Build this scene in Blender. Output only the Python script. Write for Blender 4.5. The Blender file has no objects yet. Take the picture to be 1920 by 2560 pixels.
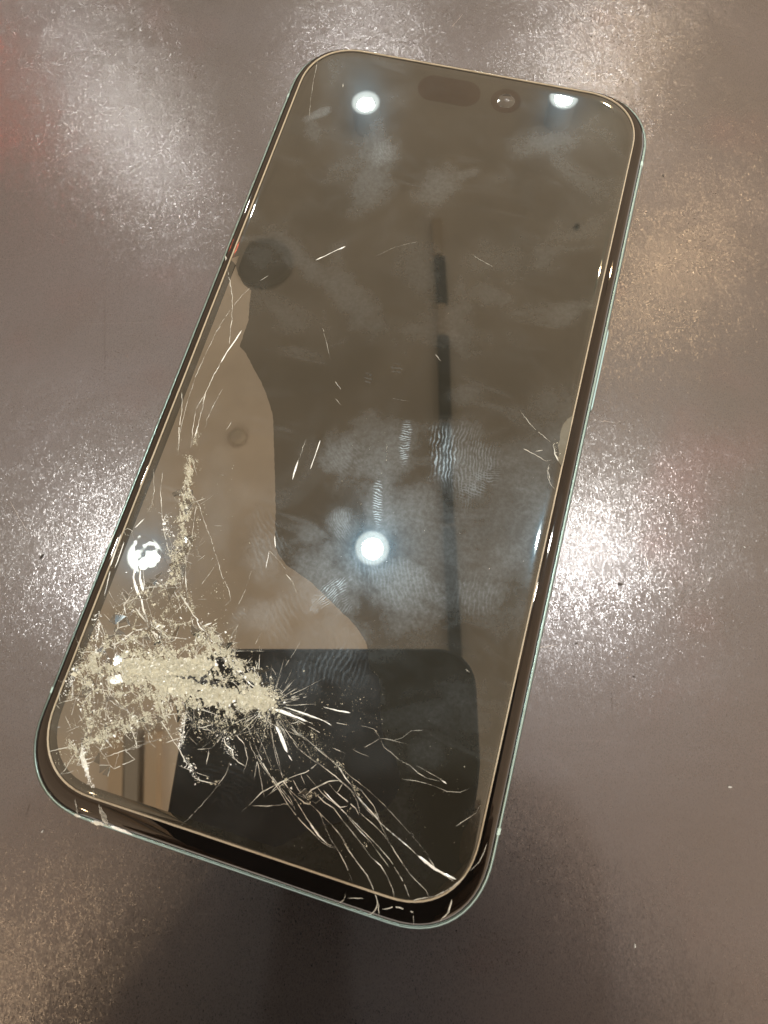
import bpy, bmesh, math, random
import numpy as np
from mathutils import Vector, Matrix

random.seed(7)
rng = np.random.RandomState(11)
C = bpy.context.scene
MM = 0.001

# ------------------------------------------------------------------ camera, light, exposure
ZG = 7.9                                   # height of the cover glass above the counter, mm
F = 1426.0                                 # focal length in pixels of the 2560 px high picture
RW = Matrix(((0.96164633, 0.27157799, -0.03849323),
             (-0.25503866, 0.93694663, 0.23892739),
             (0.10095352, -0.21994638, 0.97027418)))     # phone axes -> camera axes
CAM = Vector((15.94223, -37.92114, 88.52839 + ZG))        # camera in phone axes, mm
YAW = -math.atan2(0.27157799, 0.96164633)
RZ = Matrix.Rotation(YAW, 3, 'Z')

def L2W(p):                                # phone axes (mm) -> world (m)
    return RZ @ (Vector(p) * MM)

cam_d = bpy.data.cameras.new('camera')
cam = bpy.data.objects.new('camera', cam_d)
C.collection.objects.link(cam)
M3 = RZ @ RW.transposed()
cam.matrix_world = Matrix.Translation(L2W(CAM)) @ M3.to_4x4()
cam_d.sensor_fit = 'VERTICAL'
cam_d.sensor_height = 36.0
cam_d.sensor_width = 27.0
cam_d.lens = F / 2560 * 36.0
cam_d.clip_start = 0.0008
cam_d.clip_end = 60
cam_d.dof.use_dof = True
cam_d.dof.focus_distance = 0.103
cam_d.dof.aperture_fstop = 20.0 / 0.66
C.camera = cam

world = bpy.data.worlds.new("World")
C.world = world
world.use_nodes = True
bg = world.node_tree.nodes['Background']
bg.inputs[0].default_value = (1.0, 0.95, 0.89, 1)
bg.inputs[1].default_value = 1.9

C.view_settings.view_transform = 'Standard'
C.view_settings.look = 'None'
C.view_settings.exposure = 0.50
C.view_settings.gamma = 1.0

# ------------------------------------------------------------------ helpers
def unp(x, y, z=ZG):
    """a point of the photograph (1659 px wide view) -> phone axes at height z, mm"""
    k = 1920 / 1659
    d = RW.transposed() @ Vector(((x * k - 960) / F, (1280 - y * k) / F, -1))
    return CAM + d * ((z - CAM.z) / d.z)

def up(x, y, h, z=ZG):
    """where the ray mirrored in the glass at that point meets the height h (mm)"""
    P = unp(x, y, z)
    d = P - CAM
    d.z = -d.z
    return P + d * ((h - z) / d.z)

def crop(name, pts):
    ox, oy, s = dict(A=(640, 80, 2.592), B=(1180, 80, 3.19), C=(440, 560, 2.592), D=(960, 560, 2.592),
                     E=(40, 1600, 2.37), F=(640, 1700, 2.37), G=(160, 1150, 2.592), H=(700, 1150, 2.074),
                     T=(1280, 1100, 2.592), U=(0, 1920, 2.592), O=(0, 0, 1.1573 * 0 + 1.0))[name]
    if name == 'O':
        return [tuple(p) for p in pts]
    k = 1659 / 1920
    return [((ox + x / s) * k, (oy + y / s) * k) for x, y in pts]

def link(name, me, mat=None, parent=None):
    o = bpy.data.objects.new(name, me)
    C.collection.objects.link(o)
    if mat: me.materials.append(mat)
    if parent: o.parent = parent
    return o

def mesh(name, verts, faces, mat=None, parent=None, smooth=False):
    me = bpy.data.meshes.new(name)
    me.from_pydata([tuple(v) for v in verts], [], faces)
    if smooth:
        me.polygons.foreach_set('use_smooth', [True] * len(me.polygons))
    me.update()
    return link(name, me, mat, parent)

def tag(o, label=None, cat=None, group=None, kind=None):
    if label: o['label'] = label
    if cat: o['category'] = cat
    if group: o['group'] = group
    if kind: o['kind'] = kind
    return o

def empty(name, loc=(0, 0, 0), rz=0):
    o = bpy.data.objects.new(name, None)
    o.empty_display_size = 0.01
    C.collection.objects.link(o)
    o.location = loc
    o.rotation_euler = (0, 0, rz)
    return o

class NT:
    def __init__(self, name):
        self.m = bpy.data.materials.new(name)
        self.m.use_nodes = True
        self.t = self.m.node_tree
        self.t.nodes.clear()
        self.out = self.n('ShaderNodeOutputMaterial')
    def n(self, typ, **kw):
        nd = self.t.nodes.new(typ)
        for k, v in kw.items():
            if k[0] == '_': setattr(nd, k[1:], v)
        return nd
    def l(self, a, b): self.t.links.new(a, b)
    def set(self, sock, v):
        if isinstance(v, bpy.types.NodeSocket): self.l(v, sock)
        else: sock.default_value = v
    def math(self, op, a, b=0.0, clamp=False):
        nd = self.n('ShaderNodeMath', _operation=op)
        nd.use_clamp = clamp
        self.set(nd.inputs[0], a); self.set(nd.inputs[1], b)
        return nd.outputs[0]
    def ramp(self, x, a, b, c=0.0, d=1.0, smooth=True):
        nd = self.n('ShaderNodeMapRange')
        nd.interpolation_type = 'SMOOTHSTEP' if smooth else 'LINEAR'
        self.set(nd.inputs[0], x)
        for i, v in zip((1, 2, 3, 4), (a, b, c, d)): nd.inputs[i].default_value = v
        return nd.outputs[0]
    def coord(self):
        return self.n('ShaderNodeTexCoord').outputs['Object']
    def mapping(self, vec, loc=(0, 0, 0), rot=(0, 0, 0), scale=(1, 1, 1), typ='POINT'):
        nd = self.n('ShaderNodeMapping', _vector_type=typ)
        self.l(vec, nd.inputs[0])
        nd.inputs[1].default_value = loc; nd.inputs[2].default_value = rot; nd.inputs[3].default_value = scale
        return nd.outputs[0]
    def noise(self, vec, scale, detail=3, rough=0.5, dist=0.0):
        nd = self.n('ShaderNodeTexNoise')
        self.l(vec, nd.inputs['Vector'])
        nd.inputs['Scale'].default_value = scale; nd.inputs['Detail'].default_value = detail
        nd.inputs['Roughness'].default_value = rough; nd.inputs['Distortion'].default_value = dist
        return nd.outputs['Fac']
    def mixc(self, f, a, b):
        nd = self.n('ShaderNodeMix', _data_type='RGBA')
        self.set(nd.inputs[0], f)
        self.set(nd.inputs[6], a); self.set(nd.inputs[7], b)
        return nd.outputs[2]
    def mixs(self, f, a, b):
        nd = self.n('ShaderNodeMixShader')
        self.set(nd.inputs[0], f); self.l(a, nd.inputs[1]); self.l(b, nd.inputs[2])
        return nd.outputs[0]
    def principled(self, **kw):
        nd = self.n('ShaderNodeBsdfPrincipled')
        for k, v in kw.items(): self.set(nd.inputs[k.replace('_', ' ')], v)
        return nd
    def bump(self, h, strength, dist=0.001):
        nd = self.n('ShaderNodeBump')
        nd.inputs['Strength'].default_value = strength
        nd.inputs['Distance'].default_value = dist
        self.l(h, nd.inputs['Height'])
        return nd.outputs[0]
    def done(self, sh):
        self.l(sh, self.out.inputs[0])
        return self.m

def col(r, g, b): return (r, g, b, 1)

# ------------------------------------------------------------------ materials
def counter_material():
    t = NT('brushed_counter')
    c = t.coord()
    # broad tone patches
    n1 = t.noise(c, 9, 4, 0.6, 0.4)
    n2 = t.noise(t.mapping(c, scale=(3, 16, 1)), 3, 3, 0.5)
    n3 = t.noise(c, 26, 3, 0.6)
    base = t.mixc(t.ramp(n1, 0.35, 0.68), col(0.142, 0.119, 0.105), col(0.163, 0.138, 0.132))
    base = t.mixc(t.ramp(n3, 0.55, 0.75, 0, 0.6), base, col(0.180, 0.122, 0.110))  # mirrored reddish things put into the base colour as patches
    # leathery micro grain: crackle plus short hair scratches
    vor = t.n('ShaderNodeTexVoronoi', _feature='DISTANCE_TO_EDGE')
    w = t.n('ShaderNodeVectorMath', _operation='ADD')
    t.l(c, w.inputs[0])
    nz = t.n('ShaderNodeTexNoise'); t.l(c, nz.inputs['Vector']); nz.inputs['Scale'].default_value = 900; nz.inputs['Detail'].default_value = 2
    sc = t.n('ShaderNodeVectorMath', _operation='SCALE'); t.l(nz.outputs['Color'], sc.inputs[0]); sc.inputs['Scale'].default_value = 0.0009
    t.l(sc.outputs[0], w.inputs[1])
    t.l(t.mapping(w.outputs[0], rot=(0, 0, 0.35), scale=(1.35, 0.8, 1)), vor.inputs['Vector']); vor.inputs['Scale'].default_value = 2800
    crack = t.ramp(vor.outputs['Distance'], 0.0, 0.22)
    grain = t.noise(t.mapping(c, scale=(1.5, 0.75, 1)), 3400, 3, 0.65)
    grain2 = t.noise(t.mapping(c, rot=(0, 0, 0.9), scale=(1.7, 0.6, 1)), 2300, 2, 0.6)
    patch = t.ramp(t.noise(c, 14, 2), 0.4, 0.65)
    h = t.math('ADD', t.math('MULTIPLY', crack, 0.4), t.math('ADD', grain, t.math('MULTIPLY', grain2, t.math('ADD', patch, 0.4))))
    und = t.noise(c, 60, 3, 0.5)
    nb = t.n('ShaderNodeBump'); nb.inputs['Strength'].default_value = 1.0; nb.inputs['Distance'].default_value = 0.00018
    t.l(und, nb.inputs['Height'])
    nb2 = t.n('ShaderNodeBump'); nb2.inputs['Strength'].default_value = 1.0; nb2.inputs['Distance'].default_value = 0.000005
    t.l(h, nb2.inputs['Height']); t.l(nb.outputs[0], nb2.inputs['Normal'])
    # every grain of the worn metal leans its own way: that is what sparkles round each lamp
    acc = nb2.outputs[0]
    for scl, amt, rot, st in ((5200, 0.095, 0.5, (1.25, 0.8, 1)), (2900, 0.046, -0.3, (1.4, 0.7, 1)), (800, 0.018, 1.1, (1.5, 0.7, 1))):
        fl = t.n('ShaderNodeTexVoronoi', _feature='F1')
        t.l(t.mapping(c, rot=(0, 0, rot), scale=st), fl.inputs['Vector']); fl.inputs['Scale'].default_value = scl
        sb = t.n('ShaderNodeVectorMath', _operation='SUBTRACT'); t.l(fl.outputs['Color'], sb.inputs[0]); sb.inputs[1].default_value = (.5, .5, .5)
        ml = t.n('ShaderNodeVectorMath', _operation='MULTIPLY'); t.l(sb.outputs[0], ml.inputs[0]); ml.inputs[1].default_value = (amt, amt, 0)
        ad = t.n('ShaderNodeVectorMath', _operation='ADD'); t.l(acc, ad.inputs[0]); t.l(ml.outputs[0], ad.inputs[1])
        acc = ad.outputs[0]
    nm = t.n('ShaderNodeVectorMath', _operation='NORMALIZE'); t.l(acc, nm.inputs[0])
    # fine straight scratches at scattered angles show as slightly brighter, smoother hairs
    s = None
    for i, (a, sc2, th) in enumerate(((0.5, 230, .735), (-0.9, 260, .74), (1.9, 210, .745))):
        v = t.mapping(c, loc=(i * .3, i * .17, 0), rot=(0, 0, a), scale=(0.045, 1.6, 1))
        q = t.ramp(t.noise(v, sc2 * 3, 2, 0.4), th, th + 0.05)
        s = q if s is None else t.math('MAXIMUM', s, q)
    base = t.mixc(t.math('MULTIPLY', s, 0.10), base, col(0.42, 0.36, 0.33))
    smear = t.ramp(n2, 0.35, 0.7)
    rough = t.math('ADD', t.math('MULTIPLY', smear, 0.05), 0.172)
    gr = t.ramp(t.math('ADD', t.math('MULTIPLY', grain, 0.6), t.math('MULTIPLY', grain2, 0.4)), 0.40, 0.60)
    base = t.mixc(t.math('MULTIPLY', gr, 0.16), base, col(0.205, 0.215, 0.225))
    p = t.principled(Base_Color=base, Metallic=1.0, Roughness=rough, Normal=nm.outputs[0])
    # a duller worn lobe lies over it
    p2 = t.principled(Base_Color=t.mixc(0.08, base, col(0.04, 0.03, 0.028)), Metallic=1.0, Roughness=0.46, Normal=nb.outputs[0])
    worn = t.math('MULTIPLY', t.ramp(t.noise(t.mapping(c, scale=(1, 1.6, 1)), 45, 5, 0.65, 0.5), 0.36, 0.66, 0.55, 1.0), t.ramp(t.noise(c, 1400, 3, 0.7), 0.30, 0.70, 0.6, 1.0))
    return t.done(t.mixs(t.ramp(t.math('MULTIPLY', t.math('MULTIPLY', gr, crack), worn), 0.0, 0.8, 0.62, 0.20, False), p.outputs[0], p2.outputs[0]))

# smudges in photograph-view positions: (x, y, rx mm, ry mm, turn, strength)
SMUDGE = [(830, 335, 4.5, 4.0, 0.2, .55), (800, 400, 5.0, 8.0, -0.3, .35), (945, 405, 4.2, 6.5, -.3, .40), (1010, 375, 5, 1.5, .3, .3),
          (690, 245, 3.6, 1.2, .5, .55), (680, 290, 2.0, 4.5, .3, .3), (650, 560, 3, 16, .75, .35), (760, 650, 4, 14, .7, .30),
          (560, 560, 5, 4.5, .4, .22), (900, 560, 8, 6, 0, .18), (1080, 560, 9, 6, .3, .18), (1060, 640, 6, 3, -.4, .25),
          (820, 980, 9, 7, .2, .42), (735, 980, 5.5, 4.2, .5, .45), (1000, 1010, 5.5, 6.5, .1, .35),
          (740, 1130, 3.2, 3.0, 0, .42), (820, 1110, 4, 9, 0, .40), (900, 1100, 6, 6, 0, .32), (700, 1260, 9, 7, -.3, .42), (880, 1270, 9, 7, .1, .45),
          (1040, 1280, 6, 5, 0, .35), (930, 1180, 12, 8, 0, .25), (690, 1380, 10, 6, 0, .4), (560, 1330, 5, 3, .3, .5), (640, 1470, 9, 5, .2, .42),
          (760, 1490, 6, 5, 0, .32), (470, 1060, 4, 12, 0, .2), (570, 1200, 4, 6, .4, .35), (440, 880, 3, 3, 0, .25), (760, 1570, 4, 3.4, .2, .40), (930, 1620, 5, 3.0, .3, .28), (800, 1640, 6, 4, .2, .30),
          (620, 1620, 5, 3.4, 0, .35), (1010, 1560, 5, 3, .5, .2), (1080, 1750, 5, 9, -.2, .22), (500, 1780, 8, 3, 0, .2), (1100, 1200, 6, 4, 0, .25),
          (1120, 1330, 7, 4, 0, .18), (1190, 880, 5, 4, 0, .2), (1010, 850, 4, 2.4, .3, .25), (1180, 310, 9, 4, 0, .3), (1000, 930, 6, 2.5, -.2, .25)]
# finger ridges: (x, y, rx, ry, turn, strength, ring centre offset mm, spacing mm)
RIDGE = [(958, 985, 2.2, 4.8, 0.15, 1.0, (40, 6), .62), (1035, 1045, 4.6, 1.9, .45, .93, (0, 24), .42), (1000, 1000, 5.5, 6.5, .1, .8, (34, 5), .5), (875, 955, 0.9, 3.9, -.1, 1.1, (-2, 60), .42),
         (815, 1085, 0.8, 4.2, 0, 1.1, (2, 60), .42), (745, 985, 4.6, 3.6, .5, .30, (14, 18), .5), (740, 1130, 2.6, 2.6, 0, .55, (10, 8), .4),
         (706, 1290, 4.2, 1.5, .75, 1.0, (60, -40), .42), (733, 1300, 2.0, 2.4, .6, .8, (60, -40), .38), (525, 1330, 2.3, 0.8, .3, .7, (20, 30), .5),
         (620, 1340, 3, 6, -.4, .40, (-22, -24), .8), (715, 1445, 6.5, 3.0, .1, .80, (60, -8), .75), (500, 1690, 5.5, 4.0, -.2, .60, (-2, -9), .75),
         (850, 1250, 8, 4, -.4, .35, (20, 10), .6), (1030, 1290, 4, 4, 0, .35, (30, 4), .6), (830, 330, 3, 3, 0, .35, (6, 5), .45),
         (795, 815, .7, 1.5, 0, .5, (3, 40), .7), (858, 797, 1.2, 1.2, .1, .55, (3, 30), .8), (575, 1175, 3.5, 5, .2, .5, (-18, -16), .8), (690, 245, 3, 1.0, .5, .7, (20, 20), .4)]

def glass_material(name, base, ior, tint=(1, 1, 1), smudge=1.0, bumpy=0.0, ridges=True):
    t = NT(name)
    c = t.coord()
    acc = None
    edge = t.math('MULTIPLY', t.math('SUBTRACT', t.noise(c, 170, 6, 0.72), 0.5), 2.3)
    for (x, y, rx, ry, a, s) in (SMUDGE if ridges else []):
        p = unp(x, y) * MM
        v = t.mapping(c, loc=(p.x, p.y, 0), rot=(0, 0, a - YAW), scale=(rx * MM, ry * MM, 1000), typ='TEXTURE')
        ln = t.n('ShaderNodeVectorMath', _operation='LENGTH'); t.l(v, ln.inputs[0])
        m = t.ramp(t.math('ADD', ln.outputs['Value'], edge), 1.25, 0.1, 0, s)
        acc = m if acc is None else t.math('MAXIMUM', acc, m)
    cloud = t.ramp(t.noise(c, 55, 4, 0.6, 0.6), 0.45, 0.78, 0, 0.32)
    cloud2 = t.ramp(t.noise(t.mapping(c, rot=(0, 0, 0.6), scale=(1, 3, 1)), 38, 3, 0.6, 0.8), 0.5, 0.8, 0, 0.35)
    body = t.math('MAXIMUM', cloud, cloud2)
    if acc is not None: body = t.math('MAXIMUM', body, acc)
    fine = t.ramp(t.noise(c, 1500, 3, 0.75), 0.3, 0.75, 0.6, 1.15)
    body = t.math('MULTIPLY', body, fine)
    rid = None
    for (x, y, rx, ry, a, s, (ox, oy), sp) in (RIDGE if ridges else []):
        p = unp(x, y) * MM
        v = t.mapping(c, loc=(p.x, p.y, 0), rot=(0, 0, a - YAW), scale=(rx * MM, ry * MM, 1000), typ='TEXTURE')
        ln = t.n('ShaderNodeVectorMath', _operation='LENGTH'); t.l(v, ln.inputs[0])
        m = t.ramp(t.math('ADD', ln.outputs['Value'], edge), 1.15, 0.5, 0, s if s > .95 else s * .28)
        v2 = t.mapping(c, loc=(p.x + ox * MM, p.y + oy * MM, 0), scale=(MM, MM, 1000), typ='TEXTURE')
        l2 = t.n('ShaderNodeVectorMath', _operation='LENGTH'); t.l(v2, l2.inputs[0])
        wob = t.math('MULTIPLY', t.noise(c, 200, 4, 0.6), 2.6)
        sn = t.math('SINE', t.math('MULTIPLY', t.math('ADD', l2.outputs['Value'], wob), 2 * math.pi / sp))
        m = t.math('MULTIPLY', m, t.ramp(sn, -0.1, 0.8))
        m = t.math('MULTIPLY', m, t.ramp(t.noise(c, 1100, 3, 0.6), 0.32, 0.60, 0.1, 1.0))
        rid = m if rid is None else t.math('MAXIMUM', rid, m)
    # the sharp mirror of the glass
    kw = {}
    if bumpy > 0:
        bt = t.n('ShaderNodeBump'); bt.inputs['Strength'].default_value = 1; bt.inputs['Distance'].default_value = bumpy
        t.l(t.noise(c, 90, 3, 0.5), bt.inputs['Height']); kw['Normal'] = bt.outputs[0]
    p = t.principled(Base_Color=base, Roughness=0.012, IOR=ior, Specular_Tint=col(*tint), **kw)
    # the display layer below scatters a little light around every lamp
    halo = t.n('ShaderNodeBsdfGlossy'); halo.inputs['Roughness'].default_value = 0.155; halo.inputs['Color'].default_value = col(0.30, 0.72, 1.0)
    halo2 = t.n('ShaderNodeBsdfGlossy'); halo2.inputs['Roughness'].default_value = 0.30; halo2.inputs['Color'].default_value = col(0.85, 0.93, 0.95)
    diff = t.n('ShaderNodeBsdfDiffuse'); diff.inputs['Color'].default_value = col(0.42, 0.42, 0.42)
    sh = t.mixs(0.0034 * min(1, smudge), p.outputs[0], halo.outputs[0])
    grease = t.mixs(0.45, halo2.outputs[0], diff.outputs[0])
    sh = t.mixs(t.math('MULTIPLY', body, 0.13 * smudge, True), sh, grease)
    if rid is not None:
        g3 = t.n('ShaderNodeBsdfGlossy'); g3.inputs['Roughness'].default_value = 0.40; g3.inputs['Color'].default_value = col(0.80, 0.93, 1.0)
        sh = t.mixs(t.math('MULTIPLY', rid, 0.14 * smudge, True), sh, g3.outputs[0])
    return t.done(sh)

def crack_material(name, base, spec=0.5, rough=0.25, var=0.35, fade=False):
    t = NT(name)
    geo = t.n('ShaderNodeNewGeometry')
    r = geo.outputs['Random Per Island']
    c = t.coord()
    n = t.noise(c, 1400, 3, 0.7)
    dark = tuple(v * (1 - var) for v in base[:3]) + (1,)
    b = t.mixc(t.math('MULTIPLY', t.math('ADD', r, n), 0.5), dark, base)
    p = t.principled(Base_Color=b, Roughness=rough, Specular_IOR_Level=spec)
    if fade:
        tr = t.n('ShaderNodeBsdfTransparent')
        return t.done(t.mixs(t.ramp(t.noise(c, 420, 3, 0.6), 0.40, 0.58, 0.30, 1.0), tr.outputs[0], p.outputs[0]))
    return t.done(p.outputs[0])

def simple(name, base, rough=0.5, metal=0.0, nscale=300, amt=0.12, bump=0.0, ior=1.5):
    t = NT(name)
    c = t.coord()
    n = t.noise(c, nscale, 4, 0.6)
    d = tuple(v * (1 - amt) for v in base[:3]) + (1,)
    b = t.mixc(n, d, base)
    kw = {}
    if bump: kw['Normal'] = t.bump(n, 1.0, bump)
    p = t.principled(Base_Color=b, Roughness=t.math('ADD', t.math('MULTIPLY', n, 0.08), rough - 0.04), Metallic=metal, IOR=ior, **kw)
    return t.done(p.outputs[0])

def emit(name, c, s):
    t = NT(name)
    e = t.n('ShaderNodeEmission'); e.inputs[0].default_value = col(*c); e.inputs[1].default_value = s
    return t.done(e.outputs[0])

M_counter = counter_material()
M_display = glass_material('dark_display_glass', col(0.022, 0.019, 0.013), 1.80, (1.0, 0.91, 0.77))
M_film = glass_material('lifted_display_layer', col(0.020, 0.016, 0.011), 3.05, (1.0, 0.91, 0.76), smudge=0.8, bumpy=0.00000)
M_bezel = glass_material('bezel_glass', col(0.005, 0.0037, 0.0028), 1.64, (1.0, 0.85, 0.72), smudge=0.12, ridges=False)
M_gasket = simple('tan_adhesive_edge', col(0.50, 0.40, 0.27), 0.35, nscale=900, amt=.35)
M_frame = simple('pale_green_aluminium', col(0.30, 0.385, 0.345), 0.30, 1.0, nscale=60, amt=.1)
M_button = simple('pale_green_button', col(0.42, 0.58, 0.56), 0.4, 1.0, nscale=2500, amt=.1)
M_band = simple('antenna_band_plastic', col(0.55, 0.70, 0.62), 0.5, 0.0)
M_crack = crack_material('crack_cream', col(0.80, 0.76, 0.65), 0.7, 0.22, fade=True)
M_glint = crack_material('painted_facet_glint', col(0.97, 0.95, 0.88), 1.0, 0.12, 0.05)  # lamp glints on tilted facets painted as a white base colour
M_powder = crack_material('crushed_glass_powder', col(0.68, 0.62, 0.46), 0.5, 0.30, 0.5)
M_mass = crack_material('packed_glass_powder', col(0.60, 0.54, 0.38), 0.4, 0.4, 0.35)
M_black = simple('black_gap', col(0.02, 0.016, 0.012), 0.6)
M_island = simple('sensor_window', col(0.050, 0.034, 0.024), 0.25, ior=1.3)

# ------------------------------------------------------------------ counter
cw = 1.4
bm = bmesh.new()
r = bmesh.ops.create_cube(bm, size=1)
bmesh.ops.scale(bm, vec=(2.6, 2.2, 0.03), verts=bm.verts)
bmesh.ops.translate(bm, vec=(0, 0.15, -0.015), verts=bm.verts)
bmesh.ops.bevel(bm, geom=bm.edges[:], offset=0.002, segments=2)
me = bpy.data.meshes.new('counter'); bm.to_mesh(me)
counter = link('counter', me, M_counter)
tag(counter, kind='structure')

# ------------------------------------------------------------------ rounded rectangles
def rrect(x0, x1, y0, y1, r, n=14, ns=24, p=2.25):
    """superellipse-cornered loop, counter-clockwise; the same point count for every size"""
    pts = []
    cs = [((x1 - r, y1 - r), 0), ((x0 + r, y1 - r), 1), ((x0 + r, y0 + r), 2), ((x1 - r, y0 + r), 3)]
    corners = []
    for (cx, cy), q in cs:
        L = []
        for i in range(n + 1):
            a = math.pi / 2 * i / n
            ca, sa = math.cos(a) ** (2 / p), math.sin(a) ** (2 / p)
            u, v = r * ca, r * sa
            u, v = ((u, v), (-v, u), (-u, -v), (v, -u))[q]
            L.append((cx + u, cy + v))
        corners.append(L)
    for k in range(4):
        pts += corners[k]
        a, b = corners[k][-1], corners[(k + 1) % 4][0]
        for j in range(1, ns):
            t_ = j / ns
            pts.append((a[0] + (b[0] - a[0]) * t_, a[1] + (b[1] - a[1]) * t_))
    return pts

def loft(name, loops, mat, parent, cap_top=False, cap_bot=False, smooth=True):
    """loops: list of (points, z) in mm"""
    V, Fc = [], []
    n = len(loops[0][0])
    for pts, z in loops:
        zz = z if hasattr(z, '__len__') else [z] * n
        V += [(p[0] * MM, p[1] * MM, q * MM) for p, q in zip(pts, zz)]
    for k in range(len(loops) - 1):
        for i in range(n):
            j = (i + 1) % n
            Fc.append((k * n + i, k * n + j, (k + 1) * n + j, (k + 1) * n + i))
    if cap_top: Fc.append(tuple((len(loops) - 1) * n + i for i in range(n)))
    if cap_bot: Fc.append(tuple(reversed(range(n))))
    o = mesh(name, V, Fc, mat, parent)
    if smooth:
        nf = len(o.data.polygons)
        fl = [True] * nf
        if cap_top: fl[-1 - (1 if cap_bot else 0)] = False
        if cap_bot: fl[-1] = False
        o.data.polygons.foreach_set('use_smooth', fl)
    return o

HW, HH, RO = 35.4, 73.8, 12.6
def outer(d): return rrect(-HW + d, HW - d, -HH + d, HH - d, RO - d)
INNER = (-33.2, 32.45, -70.15, 72.6)
def inner(d): return rrect(INNER[0] + d, INNER[1] - d, INNER[2] + d, INNER[3] - d, 10.6 - d)
def mixl(a, b, t_): return [(p[0] + (q[0] - p[0]) * t_, p[1] + (q[1] - p[1]) * t_) for p, q in zip(a, b)]

phone = empty('smartphone', (0, 0, 0), YAW)
tag(phone, 'cracked smartphone with pale green metal frame and shattered dark screen lying on the metal counter', 'smartphone')

# frame: rounded band from the back to the lip around the glass
prof = [(3.0, 0.0), (1.6, 0.12), (0.7, 0.55), (0.2, 1.3), (0.0, 2.4), (0.0, 5.0), (0.03, 5.6), (0.10, 6.2), (0.22, 6.75), (0.38, 7.12), (0.56, 7.34), (0.74, 7.42), (0.84, 7.38), (0.88, 7.25), (0.89, 6.6)]
frame = loft('frame', [(outer(d), z) for d, z in prof], M_frame, phone, cap_bot=True)

# bezel glass: curves down towards the frame
IO, II = outer(0.895), inner(-0.05)
bz = []
for t_, z in ((0, 6.8), (0.0, 7.35), (0.04, 7.50), (0.10, 7.60), (0.20, 7.70), (0.32, 7.765), (0.48, 7.80), (0.7, 7.812), (0.93, 7.815), (1.0, 7.78)):
    bz.append((mixl(IO, II, t_), z))
bezel = loft('bezel_glass', bz, M_bezel, phone)

# the tan line of adhesive showing between bezel and display
def jig(pts, amp, seed):
    rr = np.random.RandomState(seed).randn(len(pts)) * amp
    cx, cy = 0, 0
    out = []
    for p, q in zip(pts, rr):
        L = math.hypot(*p); out.append((p[0] * (1 + q / L), p[1] * (1 + q / L)))
    return out
gasket = loft('adhesive_edge', [(inner(-0.06), 7.60), (inner(-0.05), 7.835), (jig(inner(0.06), .010, 3), 7.858), (jig(inner(0.16), .02, 4), 7.835), (inner(0.18), 7.60)], M_gasket, phone)

# display glass, rounded at its own rim
dp = [(0.15, 7.55), (0.17, 7.70), (0.25, 7.77), (0.42, 7.815), (0.62, 7.850), (0.90, 7.876), (1.3, 7.893), (1.9, 7.8995), (2.3, 7.9)]
display = loft('display_glass', [(inner(d), z) for d, z in dp], M_display, phone, cap_top=True)

# sensor window and front camera
def disc_strip(name, cx, cy, rx, ry, z, mat, rot=0, hgt=0.01, n=48, capsule=0.0, parent=phone, dome=0.0):
    V, Fc = [], []
    def ring(s, zz):
        for i in range(n):
            a = 2 * math.pi * i / n
            u, v = rx * s * math.cos(a), ry * s * math.sin(a)
            u += capsule * (1 if math.cos(a) > 0 else -1)
            x = cx + u * math.cos(rot) - v * math.sin(rot); y = cy + u * math.sin(rot) + v * math.cos(rot)
            V.append((x * MM, y * MM, zz * MM))
    ring(1.0, z - 0.05); ring(1.0, z + hgt * .6); ring(0.96, z + hgt)
    if dome:
        for s in (.8, .6, .4, .2): ring(s, z + hgt + dome * (1 - s * s))
    k = len(V) // n
    for q in range(k - 1):
        for i in range(n): Fc.append((q * n + i, q * n + (i + 1) % n, (q + 1) * n + (i + 1) % n, (q + 1) * n + i))
    Fc.append(tuple((k - 1) * n + i for i in range(n)))
    return mesh(name, V, Fc, mat, parent, smooth=bool(dome))
M_isl_glass = glass_material('sensor_window_glass', col(0.016, 0.011, 0.008), 1.725, (1.0, 0.88, 0.72), smudge=0.5, ridges=False)
pc = unp(970, 196); disc_strip('sensor_window', pc.x, pc.y, 3.1, 3.1, 7.9, M_isl_glass, hgt=0.006, capsule=3.1, rot=0.0)
pc = unp(1093, 218)
camr = disc_strip('front_camera', pc.x, pc.y, 2.9, 2.9, 7.9, M_isl_glass, hgt=0.006)
disc_strip('lens', pc.x, pc.y, 1.7, 1.7, 7.9045, glass_material('lens_glass', col(0.05, 0.043, 0.034), 1.75, (1, .9, .8), smudge=.8, ridges=False), hgt=0.006, parent=camr, dome=0.16)
disc_strip('lens_pupil', pc.x + .1, pc.y + .1, 0.5, 0.5, 8.04, glass_material('lens_core_glass', col(0.10, 0.09, 0.08), 2.0, smudge=0, ridges=False), hgt=0.03, parent=camr, dome=0.12)

# side button on the right rail, antenna bands
def button():
    y0, y1 = unp(1300, 880).y, unp(1325, 690).y
    V, Fc = [], []
    N = 40
    prof_ = [(-.3, 3.0), (.30, 3.05), (.46, 3.5), (.50, 4.3), (.48, 5.1), (.30, 5.6), (-.3, 5.65)]
    for i in range(N + 1):
        u = i / N
        yy = y0 + (y1 - y0) * u
        e = min(1, min(u, 1 - u) * (y1 - y0) / 1.2)
        e = math.sqrt(max(0, 1 - (1 - e) ** 2))
        for (dx, z) in prof_:
            V.append(((HW - 0.1 + (dx if dx < 0 else dx * e)) * MM, yy * MM, (4.35 + (z - 4.35) * (0.5 + .5 * e)) * MM))
    k = len(prof_)
    for i in range(N):
        for j in range(k - 1):
            Fc.append((i * k + j, (i + 1) * k + j, (i + 1) * k + j + 1, i * k + j + 1))
    o = mesh('side_button', V, Fc, M_button, phone, smooth=True)
button()
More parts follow.
